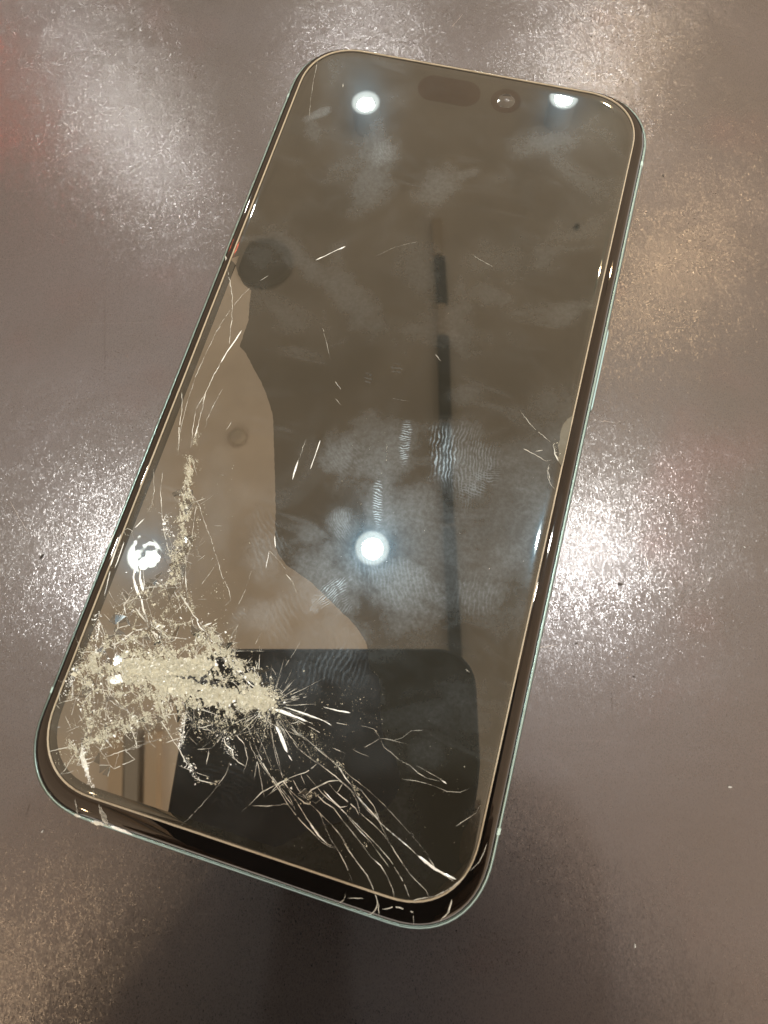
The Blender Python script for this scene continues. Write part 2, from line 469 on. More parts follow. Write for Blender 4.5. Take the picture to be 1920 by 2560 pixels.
def antenna_band(side, y, w=0.9):
    """a plastic inlay standing a hair proud of the rail"""
    V, Fc = [], []
    pr = [(d, z) for d, z in prof if 0.3 < z and d < 0.85]
    for yy in (y - w / 2, y + w / 2):
        for d, z in pr: V.append((side * (HW - d + 0.003) * MM, yy * MM, (z + 0.003) * MM))
    k = len(pr)
    for j in range(k - 1): Fc.append((j, k + j, k + j + 1, j + 1))
    mesh('antenna_band', V, Fc, M_band, phone)
antenna_band(1, -58.0); antenna_band(1, 59.0); antenna_band(-1, -58.0); antenna_band(-1, 59.0)

# ------------------------------------------------------------------ the lifted layer: brighter mirror on the left
left_edge = inner(0.55)
bnd = crop('C', [(352, 225), (385, 262), (405, 330), (440, 395), (488, 430), (478, 500), (470, 620), (440, 710), (412, 795), (455, 840), (500, 930), (555, 1030),
                 (595, 1130), (628, 1240), (634, 1400), (642, 1659)])
bnd += crop('G', [(1366, 60), (1372, 300), (1368, 560), (1390, 610), (1440, 680), (1500, 722), (1600, 790), (1659, 850)])
bnd += [(757, 1340), (775, 1362), (790, 1385), (796, 1410), (797, 1440), (806, 1452), (818, 1462), (822, 1500), (822, 1545)]
bnd += crop('F', [(760, 380), (800, 420), (830, 470), (855, 560), (850, 640), (820, 700), (770, 760), (700, 800), (600, 815)]) + [(670, 1790), (610, 1825)]
def film():
    pts = [unp(x, y) for x, y in bnd]
    # jittered rim
    rim = []
    for a, b in zip(pts[:-1], pts[1:]):
        n = max(1, int((b - a).length / 0.5))
        for i in range(n):
            q = a.lerp(b, i / n)
            rim.append((q.x + rng.randn() * .03, q.y + rng.randn() * .03))
    rim.append((pts[-1].x, pts[-1].y))
    # down along the inside of the display edge, back up the left side
    le = inner(1.5)
    low = [p for p in le]
    # ordering: walk clockwise from the film's foot to its top along the left rim
    def ang(p): return math.atan2(p[1] + 20, p[0])
    i0 = min(range(len(le)), key=lambda i: (le[i][0] - rim[-1][0]) ** 2 + (le[i][1] - rim[-1][1]) ** 2)
    i1 = min(range(len(le)), key=lambda i: (le[i][0] - rim[0][0]) ** 2 + (le[i][1] - rim[0][1]) ** 2)
    i = i0
    back = []
    while True:
        back.append(le[i])
        if i == i1: break
        i = (i - 1) % len(le)
    loop = rim + back
    n = len(loop)
    bm = bmesh.new()
    vt = [bm.verts.new((x * MM, y * MM, 7.912 * MM)) for x, y in loop]
    vb = [bm.verts.new((x * MM, y * MM, 7.895 * MM)) for x, y in loop]
    for i in range(n):
        j = (i + 1) % n
        bm.faces.new((vt[i], vb[i], vb[j], vt[j]))
    from mathutils.geometry import tessellate_polygon
    for tri in tessellate_polygon([[Vector((x, y, 0)) for x, y in loop]]):
        a_, b_, c_ = (loop[i] for i in tri)
        ar = (b_[0] - a_[0]) * (c_[1] - a_[1]) - (c_[0] - a_[0]) * (b_[1] - a_[1])
        try: bm.faces.new([vt[i] for i in (tri if ar > 0 else tri[::-1])])
        except ValueError: pass
    me = bpy.data.meshes.new('lifted_glass'); bm.to_mesh(me)
    # keep up
    return link('lifted_glass', me, M_film, phone)
filmo = film()
filmo['label'] = 'brighter lifted layer of glass along the left side of the screen'

# small grey lifted patch at the right rim
def flat_patch(name, poly, z, mat, h=0.02, parent=phone, tilt=(0, 0)):
    V = []
    cx = sum(p[0] for p in poly) / len(poly); cy = sum(p[1] for p in poly) / len(poly)
    for (x, y) in poly:
        V.append((x * MM, y * MM, (z + h + tilt[0] * (x - cx) + tilt[1] * (y - cy)) * MM))
    for (x, y) in poly: V.append((x * MM, y * MM, (z - 0.03) * MM))
    n = len(poly)
    a = sum(poly[i][0] * poly[(i + 1) % n][1] - poly[(i + 1) % n][0] * poly[i][1] for i in range(n))
    top = tuple(range(n)) if a > 0 else tuple(reversed(range(n)))
    Fc = [top] + [(i, (i + 1) % n, n + (i + 1) % n, n + i) for i in range(n)]
    return mesh(name, V, Fc, mat, parent)
def P2(pts): return [(unp(x, y).x, unp(x, y).y) for x, y in pts]
M_patch = glass_material('chipped_patch', col(0.10, 0.085, 0.055), 1.9, (1, .95, .85), smudge=1.2, ridges=False)
flat_patch('lifted_patch', P2(crop('D', [(1222, 1242), (1190, 1262), (1160, 1300), (1142, 1350), (1140, 1400), (1125, 1430), (1135, 1480), (1125, 1530), (1150, 1570), (1158, 1550), (1180, 1450), (1205, 1340), (1215, 1280)])), 7.86, M_patch, 0.035)

# ------------------------------------------------------------------ cracks
def refine(pts, step, jit, seed, lin=0.85):
    rr = np.random.RandomState(seed)
    P = [Vector((p[0], p[1])) for p in pts]
    # Catmull-Rom through the traced points, then jitter
    out = []
    n = len(P)
    for i in range(n - 1):
        p0 = P[i - 1] if i else P[i] * 2 - P[i + 1]
        p1, p2 = P[i], P[i + 1]
        p3 = P[i + 2] if i + 2 < n else P[i + 1] * 2 - P[i]
        L = (p2 - p1).length
        k = max(1, int(L / step))
        for j in range(k):
            u = j / k
            q = 0.5 * ((2 * p1) + (p2 - p0) * u + (2 * p0 - 5 * p1 + 4 * p2 - p3) * u * u + (3 * p1 - p0 - 3 * p2 + p3) * u ** 3)
            q = q * (1 - lin) + p1.lerp(p2, u) * lin
            out.append(q + Vector(rr.randn(2).tolist()) * jit)
    out.append(P[-1])
    return out

CR = 0
def ribbon_geo(pts, w, z, seed, h=0.02, gaps=0.0, taper=True, blob=0.6):
    """tent shaped splinter line with uneven width; gaps break it up"""
    rr = np.random.RandomState(seed)
    V, Fc = [], []
    n = len(pts)
    ph = rr.rand() * 9; lv = 1.0
    prev = None
    for i, p in enumerate(pts):
        a = pts[max(0, i - 1)]; b = pts[min(n - 1, i + 1)]
        d = (b - a)
        if d.length < 1e-6: d = Vector((1, 0))
        d.normalize(); nn = Vector((-d.y, d.x))
        u = i / max(1, n - 1)
        tp = (math.sin(math.pi * min(1, max(0, u))) ** 0.22 + 0.05) if taper else 1.0
        lv = lv * .75 + .25 * rr.rand() * 2
        ww = w * tp * (0.40 + blob * lv * abs(math.sin(ph + i * 0.23)) + 0.15 * rr.rand())
        k = len(V)
        l_, r_ = p + nn * ww * .5, p - nn * ww * .5
        m_ = p + nn * ww * (rr.rand() - .5) * .5
        V += [(l_.x * MM, l_.y * MM, z * MM), (m_.x * MM, m_.y * MM, (z + h * (0.4 + rr.rand())) * MM), (r_.x * MM, r_.y * MM, z * MM)]
        if i and rr.rand() > gaps:
            q = k - 3
            Fc += [(q, q + 1, k + 1, k), (q + 1, q + 2, k + 2, k + 1)]
    return V, Fc

def crack(cr, pts, w=0.14, mat=None, jit=0.035, step=0.40, gaps=0.05, z=7.913, h=0.03, name='crack', taper=True):
    global CR
    CR += 1
    q = [(unp(x, y).x, unp(x, y).y) for x, y in crop(cr, pts)]
    R_ = refine(q, step, jit, CR)
    V, Fc = ribbon_geo(R_, w, z, CR * 3 + 1, h, gaps, taper)
    if not Fc: return
    o = mesh(name, V, Fc, mat or M_crack, phone)
    return o

W1 = .19
F_ = [
 ([(200, 280), (300, 350), (400, 440), (480, 500), (530, 580), (570, 630), (600, 690), (700, 800), (740, 850), (820, 920), (900, 985), (980, 1060), (1060, 1120), (1130, 1165), (1175, 1195)], .24),
 ([(250, 405), (330, 470), (380, 500), (470, 570), (560, 650), (600, 690), (650, 760), (700, 810)], .17),
 ([(180, 270), (260, 330), (400, 430), (470, 500), (650, 640), (760, 740), (860, 850), (940, 940), (1030, 1050)], .08),
 ([(570, 620), (620, 650), (660, 700), (700, 750), (720, 800), (735, 840)], .15),
 ([(20, 470), (80, 560), (130, 640), (190, 740), (260, 830), (330, 900), (390, 960), (440, 990), (480, 995)], .14),
 ([(190, 650), (240, 720), (300, 820), (360, 900), (420, 970), (480, 990)], .19),
 ([(130, 640), (200, 580), (250, 560), (300, 545), (370, 490)], .13),
 ([(110, 625), (160, 600), (190, 640), (230, 680), (290, 730), (330, 740)], .25),
 ([(290, 690), (330, 650), (370, 630), (430, 600), (490, 595), (560, 640)], .23),
 ([(300, 560), (350, 620), (390, 670), (450, 720), (500, 760), (560, 830), (620, 900), (680, 960), (730, 1030), (790, 1110)], .13),
 ([(330, 740), (380, 790), (400, 850), (440, 940), (480, 1000), (530, 1090), (575, 1205)], .14),
 ([(380, 790), (440, 850), (500, 920), (550, 1010), (600, 1080), (660, 1160), (700, 1250)], .20),
 ([(340, 660), (400, 720), (460, 760), (520, 840), (570, 900), (640, 990), (680, 1050), (740, 1100), (780, 1170), (810, 1240), (820, 1290)], .20),
 ([(500, 760), (570, 830), (640, 900), (720, 980), (790, 1060), (840, 1140), (880, 1210), (910, 1290)], .17),
 ([(620, 790), (700, 860), (760, 920), (800, 980), (870, 1090), (920, 1160), (970, 1210), (1010, 1250), (1030, 1300)], .14),
 ([(430, 610), (470, 660), (530, 710), (590, 760), (610, 800)], .18),
 ([(490, 595), (560, 650), (600, 720), (615, 790)], .15),
 ([(400, 655), (440, 700), (500, 755), (545, 745)], .22),
 ([(850, 475), (910, 505), (960, 550), (1020, 585), (1100, 600)], .11),
 ([(940, 500), (1030, 550), (1130, 610)], .08),
 ([(860, 585), (960, 600), (1050, 625), (1130, 660), (1210, 665), (1270, 640)], .11),
 ([(450, 400), (530, 435), (510, 480)], .10), ([(570, 410), (620, 435), (670, 455)], .08),
 ([(735, 345), (760, 400), (800, 430), (850, 475)], .10), ([(735, 345), (690, 375), (640, 400)], .09), ([(735, 345), (790, 352), (900, 382)], .08),
 ([(810, 360), (870, 340), (920, 300), (990, 298)], .07), ([(620, 270), (700, 290), (735, 345)], .07), ([(810, 312), (830, 298)], .1),
 ([(0, 745), (60, 745), (170, 735)], .08), ([(60, 690), (130, 640)], .12), ([(0, 440), (30, 500), (80, 570)], .08),
 ([(60, 200), (30, 260), (0, 330)], .1), ([(90, 300), (110, 420), (130, 500), (160, 580)], .09), ([(130, 230), (200, 330), (260, 400)], .08),
 ([(1330, 740), (1300, 790), (1240, 830), (1180, 870)], .10), ([(1370, 960), (1350, 1020), (1320, 1080), (1270, 1130)], .16),
 ([(930, 1305), (1000, 1290), (1060, 1280), (1160, 1230), (1240, 1160)], .22), ([(1020, 1050), (1060, 1110), (1130, 1160)], .2),
 ([(150, 640), (200, 700), (230, 760)], .1), ([(220, 590), (250, 650), (300, 700)], .14), ([(260, 550), (290, 620)], .09),
 ([(700, 780), (760, 900), (790, 960)], .08), ([(890, 760), (915, 785)], .15), ([(740, 620), (760, 632)], .1), ([(465, 815), (470, 830)], .2),
]
for pts, w in F_: crack('F', pts, w * .62, gaps=.01, jit=.012)
for pts, w in [([(0, 1620), (40, 1590), (70, 1550)], .1)]: pass
# bezel cracks
for pts, w in [([(530, 1260), (520, 1310), (470, 1332)], .14), ([(705, 1265), (722, 1330), (690, 1380), (650, 1395)], .2), ([(725, 1320), (728, 1400)], .1),
               ([(750, 1360), (830, 1345), (930, 1380), (935, 1460)], .11), ([(1160, 1300), (1140, 1380), (1090, 1430)], .18), ([(540, 1292), (640, 1298)], .08)]:
    crack('F', pts, w, z=7.815)
# white ribbons near the hub, lamp glints put into their colour
for pts, w in [([(100, 172), (160, 190), (220, 212), (300, 245)], .36), ([(170, 160), (260, 190), (400, 240), (450, 270)], .20), ([(400, 160), (480, 180), (560, 195)], .18),
               ([(112, 262), (150, 340), (185, 430)], .40), ([(190, 440), (215, 480)], .12), ([(960, 1040), (1060, 1120), (1150, 1165), (1185, 1180)], .32),
               ([(320, 850), (370, 920), (420, 970)], .22), ([(920, 900), (935, 925)], .14), ([(1100, 595), (1130, 615)], .22)]:
    crack('F', pts, w, M_glint, jit=.01, gaps=0, h=.05, z=7.918)

E_ = [
 ([(190, 665), (400, 610), (560, 560), (680, 500), (800, 460), (1000, 430), (1040, 430)], .12), ([(520, 695), (700, 635), (850, 585), (985, 535)], .09),
 ([(540, 300), (570, 330), (610, 380), (665, 422)], .15), ([(350, 940), (358, 990), (368, 1040)], .3), ([(205, 900), (200, 950)], .2),
 ([(330, 200), (335, 290), (340, 350)], .13), ([(320, 170), (280, 240), (255, 310), (262, 370)], .14), ([(250, 375), (350, 350), (400, 345)], .08),
 ([(1015, 400), (1005, 450), (985, 600), (965, 640), (1000, 710), (1040, 760), (1090, 840)], .14), ([(975, 1105), (1060, 1020), (1150, 920), (1240, 800), (1270, 720)], .07),
 ([(840, 450), (900, 540), (925, 590), (970, 650)], .14), ([(1365, 510), (1310, 570), (1350, 610), (1372, 700), (1350, 790)], .11),
 ([(1230, 560), (1240, 620), (1280, 650), (1290, 700), (1360, 750)], .15), ([(1370, 510), (1410, 600), (1440, 680), (1490, 780), (1540, 840), (1600, 930), (1659, 1010)], .11),
 ([(1410, 520), (1450, 600), (1520, 770)], .07), ([(1500, 480), (1530, 620), (1560, 720), (1580, 820)], .07), ([(1520, 410), (1560, 540), (1590, 640)], .12),
 ([(1540, 860), (1460, 900), (1380, 980), (1340, 1015)], .11), ([(1400, 980), (1500, 985), (1620, 970)], .08), ([(1145, 640), (1138, 690), (1128, 740)], .25),
 ([(1030, 510), (1100, 520), (1170, 500)], .12), ([(780, 550), (790, 600), (830, 640)], .1), ([(640, 550), (690, 600)], .1), ([(1380, 600), (1430, 720), (1470, 930)], .07),
 ([(1040, 760), (1060, 820), (1120, 840), (1180, 850), (1190, 880)], .12), ([(500, 560), (560, 620), (575, 640)], .22), ([(240, 800), (300, 790), (350, 770)], .08),
 ([(250, 810), (290, 770), (330, 700), (400, 620)], .12), ([(600, 560), (640, 610)], .12), ([(1220, 560), (1160, 640), (1060, 650)], .08), ([(1280, 500), (1180, 580), (1100, 640)], .06),
 ([(550, 370), (545, 440), (550, 500)], .06), ([(520, 240), (560, 300), (590, 350)], .14), ([(700, 380), (690, 450), (720, 520)], .12), ([(850, 350), (870, 430), (900, 500)], .12),
 ([(1380, 940), (1385, 970)], .25), ([(1500, 915), (1560, 850), (1610, 820)], .16), ([(1180, 500), (1230, 560)], .1),
]
for pts, w in E_: crack('E', pts, w * .85)
for pts, w in [([(390, 620), (395, 700), (420, 780), (445, 865)], .65), ([(455, 890), (465, 945)], .3)]: crack('E', pts, w, step=.3, gaps=.03, name='glass_splinter')
for pts, w in [([(485, 975), (520, 1050), (540, 1105)], .60), ([(440, 1078), (500, 1090), (560, 1105)], .45), ([(340, 1035), (385, 1050)], .3)]: crack('E', pts, w, z=7.82, step=.25, gaps=.05, name='glass_splinter')
crack('E', [(555, 1105), (620, 1130), (690, 1158)], .32, M_glint, z=7.7, jit=.02, gaps=0, name='glass_splinter')

G_ = [
 ([(1340, 1560), (1230, 1470), (1120, 1370), (1040, 1290), (960, 1180), (900, 1080), (830, 990), (760, 880), (710, 790)], .25),
 ([(1300, 1500), (1200, 1400), (1100, 1330), (1000, 1250), (920, 1130)], .2), ([(1320, 1530), (1180, 1350), (1080, 1250)], .1),
 ([(640, 80), (625, 200), (635, 350), (650, 470), (680, 600), (710, 700)], .12), ([(580, 60), (585, 200), (570, 280), (540, 340)], .09),
 ([(875, 290), (920, 430), (960, 530), (990, 640), (1020, 740), (1070, 850), (1080, 910), (1040, 945)], .11), ([(860, 290), (850, 340), (830, 490), (790, 600), (790, 800), (810, 950)], .13),
 ([(990, 670), (940, 740), (890, 810)], .10), ([(440, 470), (470, 560), (500, 650)], .08), ([(388, 455), (410, 440), (440, 460), (425, 490), (400, 485), (388, 455)], .14),
 ([(1330, 585), (1400, 660), (1440, 710)], .10), ([(1440, 740), (1480, 790), (1508, 862)], .14), ([(290, 850), (320, 910), (372, 955)], .09), ([(230, 960), (225, 1080), (210, 1200)], .18),
 ([(460, 960), (510, 1020), (550, 1080), (600, 1160), (640, 1240)], .22), ([(100, 1250), (250, 1230), (360, 1180), (450, 1110), (560, 1080), (650, 1110)], .2), ([(860, 1070), (852, 1250)], .1),
 ([(560, 1000), (610, 1090), (700, 1180)], .14), ([(380, 1150), (420, 1230)], .22), ([(270, 1500), (300, 1560), (340, 1590), (420, 1630)], .12), ([(1130, 940), (1170, 850), (1215, 720)], .06),
 ([(500, 880), (510, 960), (540, 1040), (545, 1080)], .3), ([(520, 830), (600, 820), (700, 790), (760, 760)], .2), ([(400, 960), (350, 1060), (340, 1140)], .14),
 ([(440, 870), (390, 940), (400, 1000), (470, 980)], .16), ([(700, 820), (740, 900), (760, 980)], .14), ([(560, 1080), (640, 1200), (700, 1280)], .2), ([(450, 1110), (540, 1090), (600, 1130), (650, 1200)], .18),
 ([(20, 1400), (60, 1460), (60, 1550)], .1), ([(100, 1350), (60, 1440), (45, 1560)], .12), ([(640, 1000), (700, 1060), (740, 1130)], .12), ([(820, 1020), (840, 1080), (900, 1130), (940, 1200), (1000, 1330)], .2),
 ([(1530, 1180), (1490, 1250), (1430, 1340)], .09), ([(1240, 1280), (1260, 1400), (1290, 1440)], .1), ([(930, 490), (900, 500), (880, 540)], .07), ([(190, 1000), (250, 1140), (240, 1230)], .08),
 ([(860, 100), (850, 60), (830, 0)], .12), ([(665, 470), (640, 420), (655, 370), (690, 340)], .12), ([(1205, 725), (1230, 712)], .12), ([(610, 690), (560, 750), (530, 800)], .07),
]
for pts, w in G_: crack('G', pts, w * .85)
for pts, w in [([(465, 680), (450, 760), (470, 840), (500, 900)], .42), ([(495, 700), (495, 770), (512, 855)], .35), ([(510, 700), (520, 790), (515, 850)], .15),
               ([(370, 480), (340, 570), (300, 690)], .16), ([(390, 530), (360, 620), (330, 700)], .16), ([(345, 560), (300, 640)], .12), ([(300, 720), (262, 880)], .13), ([(325, 480), (275, 570)], .15),
               ([(520, 380), (460, 440)], .14), ([(1365, 490), (1370, 570)], .12), ([(1330, 590), (1308, 700)], .1), ([(860, 1040), (880, 1085), (915, 1110)], .3), ([(905, 1075), (960, 1055)], .25),
               ([(150, 930), (125, 990), (105, 1040)], .0)]:
    if w: crack('G', pts, w, M_glint, jit=.01, gaps=0, h=.06, z=7.918)  # glints and the stretched lamp reflection painted as white ribbons
C_ = [
 ([(330, 280), (350, 370), (365, 470), (365, 560), (355, 680), (345, 780)], .13), ([(290, 900), (240, 990), (190, 1100), (170, 1200), (130, 1350), (95, 1450)], .12),
 ([(480, 415), (430, 460), (350, 560), (290, 650), (250, 720), (180, 870), (130, 980), (80, 1130), (50, 1250), (25, 1350), (15, 1500)], .07), ([(300, 1070), (240, 1180), (205, 1260), (190, 1320)], .09),
 ([(365, 1280), (325, 1335)], .08), ([(950, 670), (980, 790), (1000, 880)], .06), ([(1030, 1020), (1070, 1075)], .12), ([(1030, 1130), (1070, 1175)], .09), ([(845, 1385), (820, 1460), (790, 1540)], .09),
 ([(540, 370), (600, 335)], .07), ([(200, 1080), (130, 1200), (110, 1330), (95, 1450)], .1), ([(290, 660), (260, 700)], .14), ([(36, 1090), (40, 1200), (20, 1320), (15, 1480)], .12), ([(1145, 1430), (1140, 1455)], .12), ([(1214, 1425), (1212, 1445)], .12), ([(1258, 1440), (1255, 1465)], .12), ([(320, 205), (322, 240)], .3),
 ([(1405, 1130), (1510, 1148)], .05), ([(1625, 1290), (1620, 1305)], .1), ([(365, 1290), (345, 1310)], .1),
]
for pts, w in C_: crack('C', pts, w)
for pts, w in [([(425, 690), (380, 760), (330, 830), (290, 900)], .22), ([(935, 1400), (905, 1490), (870, 1590)], .15), ([(793, 1530), (765, 1615), (755, 1659)], .22), ([(905, 235), (950, 215), (1050, 165), (1098, 145)], .14),
               ([(905, 235), (930, 222), (950, 213)], .32), ([(1050, 168), (1075, 156), (1098, 145)], .30)]:
    crack('C', pts, w, M_glint, jit=.005, gaps=0, h=.05, z=7.918)  # more facet glints painted white
for pts, w in [([(890, 1220), (950, 1300), (1080, 1415)], .08), ([(900, 1455), (980, 1495), (1050, 1535), (1085, 1530)], .11), ([(1070, 1550), (1060, 1600), (1075, 1659)], .14), ([(330, 840), (370, 890)], .10),
               ([(1110, 1420), (1095, 1440), (1110, 1490), (1130, 1540)], .2), ([(980, 1475), (1030, 1465)], .1), ([(888, 1212), (895, 1232)], .3), ([(560, 190), (620, 230), (710, 280)], .05), ([(1150, 1570), (1165, 1560)], .15)]:
    crack('D', pts, w)
for pts, w in [([(1395, 30), (1385, 70), (1400, 120), (1430, 160)], .09), ([(1190, 945), (1192, 965)], .1), ([(960, 1085), (985, 1100)], .22), ([(1110, 1385), (1114, 1387)], .1), ([(820, 815), (830, 805)], .1)]:
    crack('H', pts, w)
for pts, w in [([(400, 180), (370, 330), (355, 430), (345, 550)], .06), ([(565, 335), (562, 360)], .14), ([(248, 915), (250, 932)], .16), ([(1480, 1490), (1540, 1525)], .07), ([(196, 1050), (197, 1070)], .1), ([(780, 1450), (900, 1395), (1040, 1360)], .04)]:
    crack('A', pts, w)
# a white tilted flake in the crushed area
def facet(cr, poly, tilt, mat, name='glass_flake', z=7.93, h=.05):
    q = P2(crop(cr, poly)); flat_patch(name, q, z, mat, h, phone, tilt)
facet('G', [(288, 1402), (365, 1388), (372, 1410), (385, 1440), (330, 1452), (305, 1448)], (.05, -.08), M_glint)
facet('G', [(270, 1420), (300, 1400), (310, 1450), (285, 1440)], (-.1, .05), M_crack)
facet('F', [(200, 640), (212, 632), (214, 648)], (.1, .1), M_glint)

# ------------------------------------------------------------------ crushed glass: tens of thousands of crumbs, one part
def unit(cr, p): 
    q = unp(*crop(cr, [p])[0]); return np.array([q.x, q.y])
segs = [  # crop, a, b, sigma mm, count, size mm
 ('G', (330, 1320), (990, 1330), 1.25, 4200, .34), ('G', (400, 1400), (900, 1420), 1.3, 2600, .32), ('G', (640, 1460), (1330, 1570), 1.1, 4200, .30), ('G', (1200, 1500), (1340, 1590), .9, 1600, .24),
 ('G', (80, 1330), (350, 1320), 2.0, 1500, .22), ('G', (100, 1450), (380, 1520), 2.0, 900, .2), ('G', (100, 1600), (500, 1600), 2.2, 700, .18), ('G', (500, 1540), (1100, 1620), 1.6, 1600, .22),
 ('G', (820, 0), (790, 170), .45, 420, .17), ('G', (795, 170), (770, 330), .8, 650, .19), ('G', (770, 300), (790, 450), 1.2, 620, .2), ('G', (780, 430), (740, 640), 1.5, 650, .2), ('G', (740, 600), (720, 780), .9, 420, .2),
 ('G', (720, 790), (520, 840), .8, 520, .2), ('G', (760, 850), (850, 1050), .9, 360, .2), ('G', (500, 880), (370, 1120), 1.6, 520, .18), ('G', (360, 1180), (560, 1080), .9, 500, .22), ('G', (200, 1260), (380, 1160), 1.2, 600, .22),
 ('G', (560, 1080), (900, 1180), 2.4, 1500, .2), ('G', (650, 950), (750, 1100), 2.2, 500, .16), ('G', (880, 1080), (1330, 1540), .8, 1700, .22), ('G', (1000, 1250), (1320, 1500), 1.1, 1000, .2), ('G', (920, 1150), (1000, 1400), 1.0, 500, .2),
 ('G', (225, 1000), (210, 1250), .35, 220, .2), ('E', (460, 80), (425, 540), .9, 1100, .2), ('E', (500, 90), (500, 480), .6, 300, .2), ('E', (330, 640), (560, 550), 1.2, 800, .2), ('E', (560, 560), (720, 480), 1.0, 600, .2), ('E', (720, 480), (900, 400), 1.1, 600, .2),
 ('E', (300, 720), (400, 640), 1.2, 260, .18), ('E', (600, 300), (1000, 400), 2.4, 1300, .18), ('E', (1000, 420), (1500, 430), 1.4, 1100, .17), ('E', (1050, 520), (1500, 520), 1.6, 380, .14), ('E', (340, 160), (300, 330), .5, 160, .18),
 ('E', (1010, 420), (970, 640), .35, 200, .16), ('E', (1000, 690), (1090, 840), .3, 120, .16), ('E', (1230, 560), (1290, 700), .5, 160, .15), ('E', (390, 620), (440, 860), .35, 140, .2), ('E', (900, 540), (970, 650), .35, 90, .15),
 ('F', (480, 480), (530, 560), .40, 170, .19), ('F', (540, 590), (610, 690), .45, 200, .18), ('F', (690, 770), (740, 850), .45, 170, .18), ('F', (290, 690), (350, 640), .50, 200, .18), ('F', (110, 620), (190, 600), .5, 190, .18),
 ('F', (200, 640), (320, 740), .40, 220, .18), ('F', (500, 760), (610, 790), .35, 120, .16), ('F', (640, 960), (690, 1050), .28, 90, .16), ('F', (520, 960), (560, 1030), .25, 70, .15), ('F', (930, 1300), (1040, 1290), .35, 90, .16), ('F', (1130, 1160), (1180, 1190), .35, 100, .16),
 ('F', (320, 310), (340, 330), .3, 40, .2), ('F', (560, 40), (700, 300), 1.6, 200, .09), ('F', (150, 230), (400, 420), 1.6, 260, .11), ('F', (0, 300), (120, 600), 1.2, 160, .11), ('F', (200, 60), (560, 200), 2.4, 240, .09),
 ('D', (1110, 1420), (1125, 1540), .32, 130, .16), ('G', (970, 800), (1030, 880), 1.2, 60, .14), ('G', (540, 340), (590, 230), .8, 60, .13), ('C', (130, 1330), (90, 1659), .4, 420, .17), ('C', (30, 1300), (10, 1500), .3, 80, .15),
 ('C', (60, 1500), (130, 1600), .8, 120, .14), ('G', (640, 350), (680, 480), .6, 120, .16), ('G', (300, 700), (370, 540), .5, 60, .13), ('E', (440, 1065), (560, 1100), .2, 60, .2), ('U', (1135, 385), (1170, 380), .15, 20, .2),
 ('E', (1160, 850), (1200, 840), .3, 40, .2), ('E', (1530, 850), (1620, 880), .4, 80, .18), ('F', (380, 480), (350, 500), .3, 40, .16), ('F', (1000, 250), (1240, 900), 3, 40, .1), ('O', (700, 900), (900, 1400), 9, 60, .09), ('O', (450, 1000), (560, 1300), 4, 90, .11), ('O', (500, 1500), (900, 1850), 8, 160, .09), ('O', (1150, 300), (1100, 1300), 7, 26, .11),
]
def spread(segs_, seed, zfn, zoff=7.915, mul=4.2, small=.34, lace=True):
    rr = np.random.RandomState(seed)
    Vs, Fs = [], []
    k = 0
    for (cr, a, b, sg, cnt, sz) in segs_:
        cnt = int(cnt * (mul if cnt > 250 else 1.3)); sz = sz * small
        A, B = unit(cr, a), unit(cr, b)
        u = rr.rand(cnt)
        p = A + (B - A) * u[:, None]
        # clumpy scatter
        p = p + rr.randn(cnt, 2) * sg * (0.35 + 0.9 * rr.rand(cnt))[:, None]
        q = np.sin(p[:, 0] * 2.3 + 1.7 * np.sin(p[:, 1] * 1.3)) + np.sin(p[:, 1] * 2.9 + 2 * np.sin(p[:, 0] * .9)) + .8 * np.sin(p[:, 0] * 7.1 + p[:, 1] * 5.7)
        keep = q + rr.randn(cnt) * 0.8 > -0.5
        keep &= (p[:, 0] > INNER[0] + .4) & (p[:, 0] < INNER[1] - .4) & (p[:, 1] > INNER[2] + .4)
        # stay out of the rounded lower left corner
        d = np.hypot(np.minimum(p[:, 0] - (INNER[0] + 10), 0), np.minimum(p[:, 1] - (INNER[2] + 10), 0))
        keep &= d < 9.6
        if lace and sz > 0.05:
            d = np.sqrt(((p[:, None, :] - CELLS[None, :, :]) ** 2).sum(2)); d.sort(axis=1)
            edge_ = d[:, 1] - d[:, 0]
            core = np.zeros(len(p))
            for A2, B2, w2 in CORES:
                ab = B2 - A2; tt = np.clip(((p - A2) @ ab) / (ab @ ab), 0, 1)
                dd = np.sqrt(((p - A2 - tt[:, None] * ab) ** 2).sum(1))
                dd = dd * (1 + .45 * np.sin(p[:, 0] * 1.1 + 1.3 * np.sin(p[:, 1] * 1.7)) + .35 * np.sin(p[:, 1] * 2.6 + p[:, 0] * 1.9)) + .35 * np.sin(p[:, 0] * 4.3 + 2.1 * np.sin(p[:, 1] * 3.9))
                core = np.maximum(core, np.exp(-(dd / w2) ** 2))
            keep &= edge_ < (0.13 + np.abs(rr.randn(len(p))) * .22 + 2.4 * core * core)
        p = p[keep]
        n = len(p)
        s = sz * np.exp(rr.randn(n) * 0.55) * 0.55
        ang = rr.rand(n) * 2 * np.pi
        el = 1 + rr.rand(n) ** 2 * 1.6
        tilt = rr.randn(n, 2) * 0.28
        z0 = zoff + rr.rand(n) * 0.05 * (sg > .7)
        for i in range(n):
            m = 3 if rr.rand() < .6 else 4
            vv = []
            ca, sa = math.cos(ang[i]), math.sin(ang[i])
            for j in range(m):
                th = 2 * math.pi * (j + rr.rand() * .6) / m
                x = math.cos(th) * s[i] * el[i]; y = math.sin(th) * s[i]
                X, Y = x * ca - y * sa, x * sa + y * ca
                vv.append(((p[i, 0] + X) * MM, (p[i, 1] + Y) * MM, (z0[i] + abs(tilt[i, 0]) * s[i] + tilt[i, 0] * X + tilt[i, 1] * Y) * MM))
            Vs += vv; Fs.append(tuple(range(k, k + m))); k += m
    return Vs, Fs
